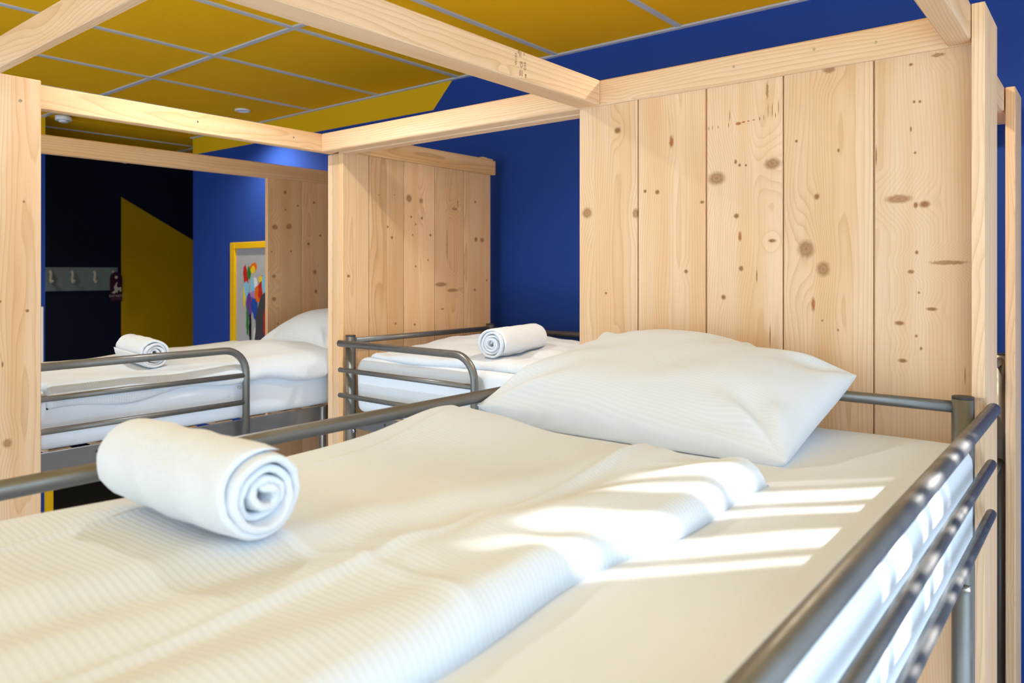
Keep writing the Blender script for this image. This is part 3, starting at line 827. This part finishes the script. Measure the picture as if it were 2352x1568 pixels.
def towel(label, p0, p1, rad, turns, seed, rise=0.0, flat=.94):
    """rolled towel: a ribbon wound in a spiral; p0 = centre of the end with the visible spiral"""
    p0 = np.array(p0, float); p1 = np.array(p1, float)
    ax = p1 - p0; L = np.linalg.norm(ax); ax /= L
    up = np.array([0, 0, 1.0]); sd = np.cross(up, ax); sd /= np.linalg.norm(sd); up = np.cross(ax, sd)
    r = np.random.RandomState(seed)
    r0 = .006; pitch = (rad - r0) / turns
    th = pitch * .86
    nseg = 34
    N = int(turns * nseg)
    # stadium cross-section of the ribbon: (axial 0..1, radial -1..1)
    cs = []
    m = 12
    for k in range(m + 1): cs.append((k / m, 1))
    for a in (45, 0, -45): cs.append((1 + .0, math.sin(math.radians(a)))) if False else None
    cs2 = []
    er = th / 2
    for k in range(m + 1): cs2.append((er + (L - 2 * er) * k / m, 1.0))
    for a in (60, 30, 0, -30, -60): cs2.append((L - er + er * math.cos(math.radians(a)), math.sin(math.radians(a))))
    for k in range(m + 1): cs2.append((L - er - (L - 2 * er) * k / m, -1.0))
    for a in (-60, -30, 0, 30, 60): cs2.append((er - er * math.cos(math.radians(a)), math.sin(math.radians(a))))
    C = len(cs2)
    verts = []
    ph = r.uniform(0, 6.28, 6)
    for i in range(N + 1):
        t = i / nseg * 2 * math.pi
        end = min(1.0, (N - i) / 5.0 + .12)
        rr = r0 + pitch * i / nseg
        rr += .0013 * math.sin(3 * t * .33 + ph[0]) + .0011 * math.sin(t * .71 + ph[1])
        off0 = .005 * math.sin(t * .43 + ph[2]) + .003 * math.sin(t * 1.7 + ph[3])
        off1 = .005 * math.sin(t * .37 + ph[4])
        tt = t + ph[5] - turns * 2 * math.pi      # loose end lies low on the camera side
        for (al, q) in cs2:
            f = al / L
            a_ = al + off0 * (1 - f) + off1 * f
            bulge = 1 + .035 * math.sin(f * math.pi) + .012 * math.sin(f * 7 + t * .5)
            fz = .0007 * math.sin(al * 190 + t * 5 + 3 * math.sin(t * 2.1)) + .0010 * math.sin(al * 71 - t * 2.3 + seed)
            rad_ = (rr + q * th / 2 * end + fz) * bulge
            x = rad_ * math.cos(tt); z = rad_ * math.sin(tt) * flat
            verts.append(p0 + ax * a_ + sd * x + up * z)
    faces = []
    for i in range(N):
        for k in range(C):
            k2 = (k + 1) % C
            faces.append((i * C + k, i * C + k2, (i + 1) * C + k2, (i + 1) * C + k))
    faces.append(tuple(range(C))); faces.append(tuple(range((N + 1) * C - 1, N * C - 1, -1)))
    o = pydata('rolled_towel', verts, faces, M['terry'])
    bm = bmesh.new(); bm.from_mesh(o.data); bmesh.ops.recalc_face_normals(bm, faces=bm.faces); bm.to_mesh(o.data); bm.free()
    tag(o, label, 'towel', 'rolled white towels')
    return o
towel('large rolled white towel lying on the front duvet', (-.683, .437, -.232), (-.952, .425, -.232), .051, 4.2, 2)
towel('rolled white towel on the corner bed in front of the blue wall', (-1.625, 1.89, -.243), (-1.675, 2.19, -.243), .054, 4.6, 5)
towel('rolled white towel behind the guard rail of the left bed', (-2.585, 1.215, -.283), (-2.87, 1.25, -.278), .052, 4.3, 8)

# ------------------------------------------------------------------ picture on the back wall
pic = empty('framed_picture', V(-4.40, YB - .02, -.27), 'yellow-framed picture with bright paint splashes on the blue wall', 'picture')
PX0, PX1, PZ0, PZ1 = -4.766, -4.03, -.78, .205
yf0, yf1 = YB - .030, YB - .001
fw = .058
box('frame_bar', PX0, PX0 + fw, yf0, yf1, PZ0, PZ1, M['yellow'], pic, .003)
box('frame_bar', PX1 - fw, PX1, yf0, yf1, PZ0, PZ1, M['yellow'], pic, .003)
box('frame_bar', PX0 + fw, PX1 - fw, yf0, yf1, PZ1 - fw * .75, PZ1, M['yellow'], pic, .003)
box('frame_bar', PX0 + fw, PX1 - fw, yf0, yf1, PZ0, PZ0 + fw * .75, M['yellow'], pic, .003)
cv_ = box('canvas', PX0 + fw, PX1 - fw, YB - .014, YB - .004, PZ0 + .04, PZ1 - .04, paint('grey canvas', (0.40, 0.40, 0.41), .7), pic)
rs = random.Random(7)
def stroke(cx, cz, rx, rz, c, k, tilt=0.0, drip=0.0):
    pts = []
    n = 22
    for i in range(n):
        a = 2 * math.pi * i / n
        q = 1 + .16 * rs.uniform(-1, 1)
        x = rx * q * math.cos(a); z = rz * q * math.sin(a)
        if drip and 200 < math.degrees(a) < 340 and i % 3 == 0: z -= drip * rs.uniform(.4, 1)
        xr = x * math.cos(tilt) - z * math.sin(tilt); zr = x * math.sin(tilt) + z * math.cos(tilt)
        pts.append((cx + xr, YB - .0142 - .0003 * k, cz + zr))
    flat_poly('paint_stroke', pts, c, cv_)
PC = {n: paint('paint ' + n, c, .5, bump=0) for n, c in dict(red=(.50, .02, .012), orange=(.75, .14, .01), yellow=(.80, .55, .02), green=(.02, .20, .03), sky=(.22, .52, .72), blue=(.02, .07, .36), violet=(.13, .05, .30), grey=(.055, .055, .06), white=(.72, .72, .72), mauve=(.40, .22, .42), black=(.008, .008, .009)).items()}
stroke(-4.40, -.62, .30, .10, PC['white'], 0)
SL = [(-4.592, -.03, .03, .08, 'red', .1, 0), (-4.50, .03, .05, .03, 'orange', .3, 0), (-4.55, -.008, .022, .045, 'green', 0, 0), (-4.50, .015, .03, .025, 'yellow', .4, 0), (-4.605, -.17, .016, .07, 'yellow', 0, .05),
      (-4.575, -.125, .03, .07, 'sky', .1, .03), (-4.50, -.10, .03, .07, 'sky', 0, 0), (-4.46, -.085, .025, .05, 'white', .3, 0), (-4.49, -.16, .05, .035, 'mauve', .3, 0), (-4.43, -.145, .05, .06, 'orange', -.3, 0), (-4.40, -.10, .03, .08, 'red', -.2, 0),
      (-4.545, -.22, .035, .075, 'violet', 0, .05), (-4.565, -.32, .014, .09, 'green', 0, .04), (-4.53, -.37, .014, .10, 'black', 0, .03), (-4.47, -.25, .035, .09, 'blue', .3, .02), (-4.405, -.045, .028, .02, 'yellow', .5, 0), (-4.36, -.09, .03, .07, 'sky', 0, 0), (-4.40, -.52, .09, .16, 'white', .1, 0),
      (-4.39, -.32, .065, .19, 'grey', -.25, 0), (-4.35, -.55, .06, .14, 'grey', 0, .03), (-4.345, -.33, .022, .10, 'red', 0, 0), (-4.33, -.25, .014, .05, 'yellow', 0, 0), (-4.24, -.20, .06, .16, 'blue', .1, .04), (-4.20, -.35, .05, .12, 'green', 0, .04)]
for k, (x, z, rx, rz, cn, tl, dr) in enumerate(SL): stroke(x, z, rx, rz, PC[cn], k + 1, tl, dr)
stroke(-4.545, -.56, .012, .10, PC['black'], 40, -.5); stroke(-4.54, -.56, .004, .10, PC['yellow'], 41, -.5)

# ------------------------------------------------------------------ coat rack and door hanger in the entry
rk = empty('coat_rack', V(XN, 2.6, -.06), 'grey-green coat rack board with cream hooks on the navy wall', 'coat rack')
box('board', XN + .001, XN + .022, 2.10, 2.955, -.163, .043, M['rack'], rk, .003)
for y in (2.222, 2.401, 2.571, 2.751, 2.909):
    pts = [(XN + .020, y, .0), (XN + .040, y, .008), (XN + .052, y, -.01), (XN + .050, y, -.035), (XN + .040, y, -.06), (XN + .050, y, -.085), (XN + .070, y, -.088), (XN + .080, y, -.070)]
    tube('hook', pts, .012, M['hook'], rk, 10)
dh = empty('door_hanger', V(XN + .06, 2.912, -.16), 'purple do-not-disturb door hanger hung on the last hook', 'sign')
yc, w2 = 2.912, .052
pts = [(yc - w2, -.262), (yc + w2, -.262), (yc + w2, -.06)]
for k in range(1, 12):
    a = math.pi * k / 12; pts.append((yc + w2 * math.cos(a), -.06 + .062 * math.sin(a)))
pts.append((yc - w2, -.06))
card = prism('card', pts, 'X', XN + .088, XN + .0905, M['purple'], dh)
xo = XN + .0912
flat_poly('hole_mark', [(xo, yc + .013 * math.cos(a), -.045 + .014 * math.sin(a)) for a in np.linspace(0, 6.28, 13)[:-1]], M['cardwhite'], card)
flat_poly('printed_figure', [(xo, yc - .040, -.185), (xo, yc - .012, -.160), (xo, yc - .022, -.135), (xo, yc + .000, -.095), (xo, yc + .012, -.085), (xo, yc + .004, -.125), (xo, yc + .018, -.140), (xo, yc + .042, -.132), (xo, yc + .046, -.165), (xo, yc + .034, -.180), (xo, yc + .030, -.160), (xo, yc + .012, -.165), (xo, yc + .010, -.185), (xo, yc - .006, -.178), (xo, yc - .012, -.192)], M['cardwhite'], card)
text_mesh('DO NOT', .030, M['cardwhite'], 'lettering', card, (xo, yc, -.213), (0, 1, 0), (0, 0, 1))
text_mesh('DISTURB', .022, paint('faded print', (.22, .12, .17), .6, bump=0), 'lettering', card, (xo, yc, -.240), (0, 1, 0), (0, 0, 1))

# ------------------------------------------------------------------ recessed ceiling light, and unseen fill lamps added
def ceiling_light(cx, cy, label, power, tint=(1.0, .86, .66)):
    dl = empty('ceiling_light', V(cx, cy, CEIL), label, 'light', 'recessed spotlights')
    n = 28; vs_, fs = [], []
    prof = [(.030, CEIL + .004), (.030, CEIL - .003), (.038, CEIL - .007), (.046, CEIL - .004), (.046, CEIL + .003)]
    for i in range(n):
        a = 2 * math.pi * i / n
        for r_, z_ in prof: vs_.append((cx + r_ * math.cos(a), cy + r_ * math.sin(a), z_))
    m_ = len(prof)
    for i in range(n):
        j = (i + 1) % n
        for k in range(m_ - 1): fs.append((i * m_ + k, j * m_ + k, j * m_ + k + 1, i * m_ + k + 1))
    pydata('bezel', vs_, fs, M['white_paint'], dl)
    tube('lens', [(cx, cy, CEIL + .002), (cx, cy, CEIL - .0015)], .030, M['white_paint'], dl, 24)
    ld = bpy.data.lights.new('lamp', 'SPOT')
    ld.energy = power; ld.spot_size = math.radians(150); ld.spot_blend = .8; ld.shadow_soft_size = .03; ld.color = tint
    lo = bpy.data.objects.new('lamp', ld); col.objects.link(lo); lo.parent = dl; lo.location = (0, 0, -.04)
ceiling_light(-4.176, 2.50, 'small round recessed spotlight in the yellow ceiling by the yellow band', 55)
ceiling_light(-1.92, 1.15, 'unseen fill spotlight added above the aisle between the beds', 45, (.88, .95, 1.0))  # added out of view to light the bed tops from above
ceiling_light(-4.176, 0.35, 'unseen fill spotlight added above the far side of the left bed', 75)  # unseen fill lamp, added to brighten the left side
ceiling_light(-2.95, -1.10, 'unseen fill spotlight added over the rear of the room', 45, (.88, .95, 1.0))  # added behind the camera as general fill
ceiling_light(-0.80, 2.28, 'unseen fill spotlight added above the corner bed behind the tall headboard', 55)  # unseen, added to brighten the foot panel of the corner bed
ceiling_light(-6.20, 1.25, 'recessed spotlight inside the dark entry', 40)
sd = empty('smoke_detector', V(-5.215, 1.865, CEIL), 'small white detector on the ceiling by the entry corner', 'detector')
tube('housing', [(-5.215, 1.865, CEIL - .002), (-5.215, 1.865, CEIL - .030)], .046, M['white_paint'], sd, 24)
tube('sensor_cap', [(-5.215, 1.865, CEIL - .030), (-5.215, 1.865, CEIL - .042)], .026, M['white_paint'], sd, 20)
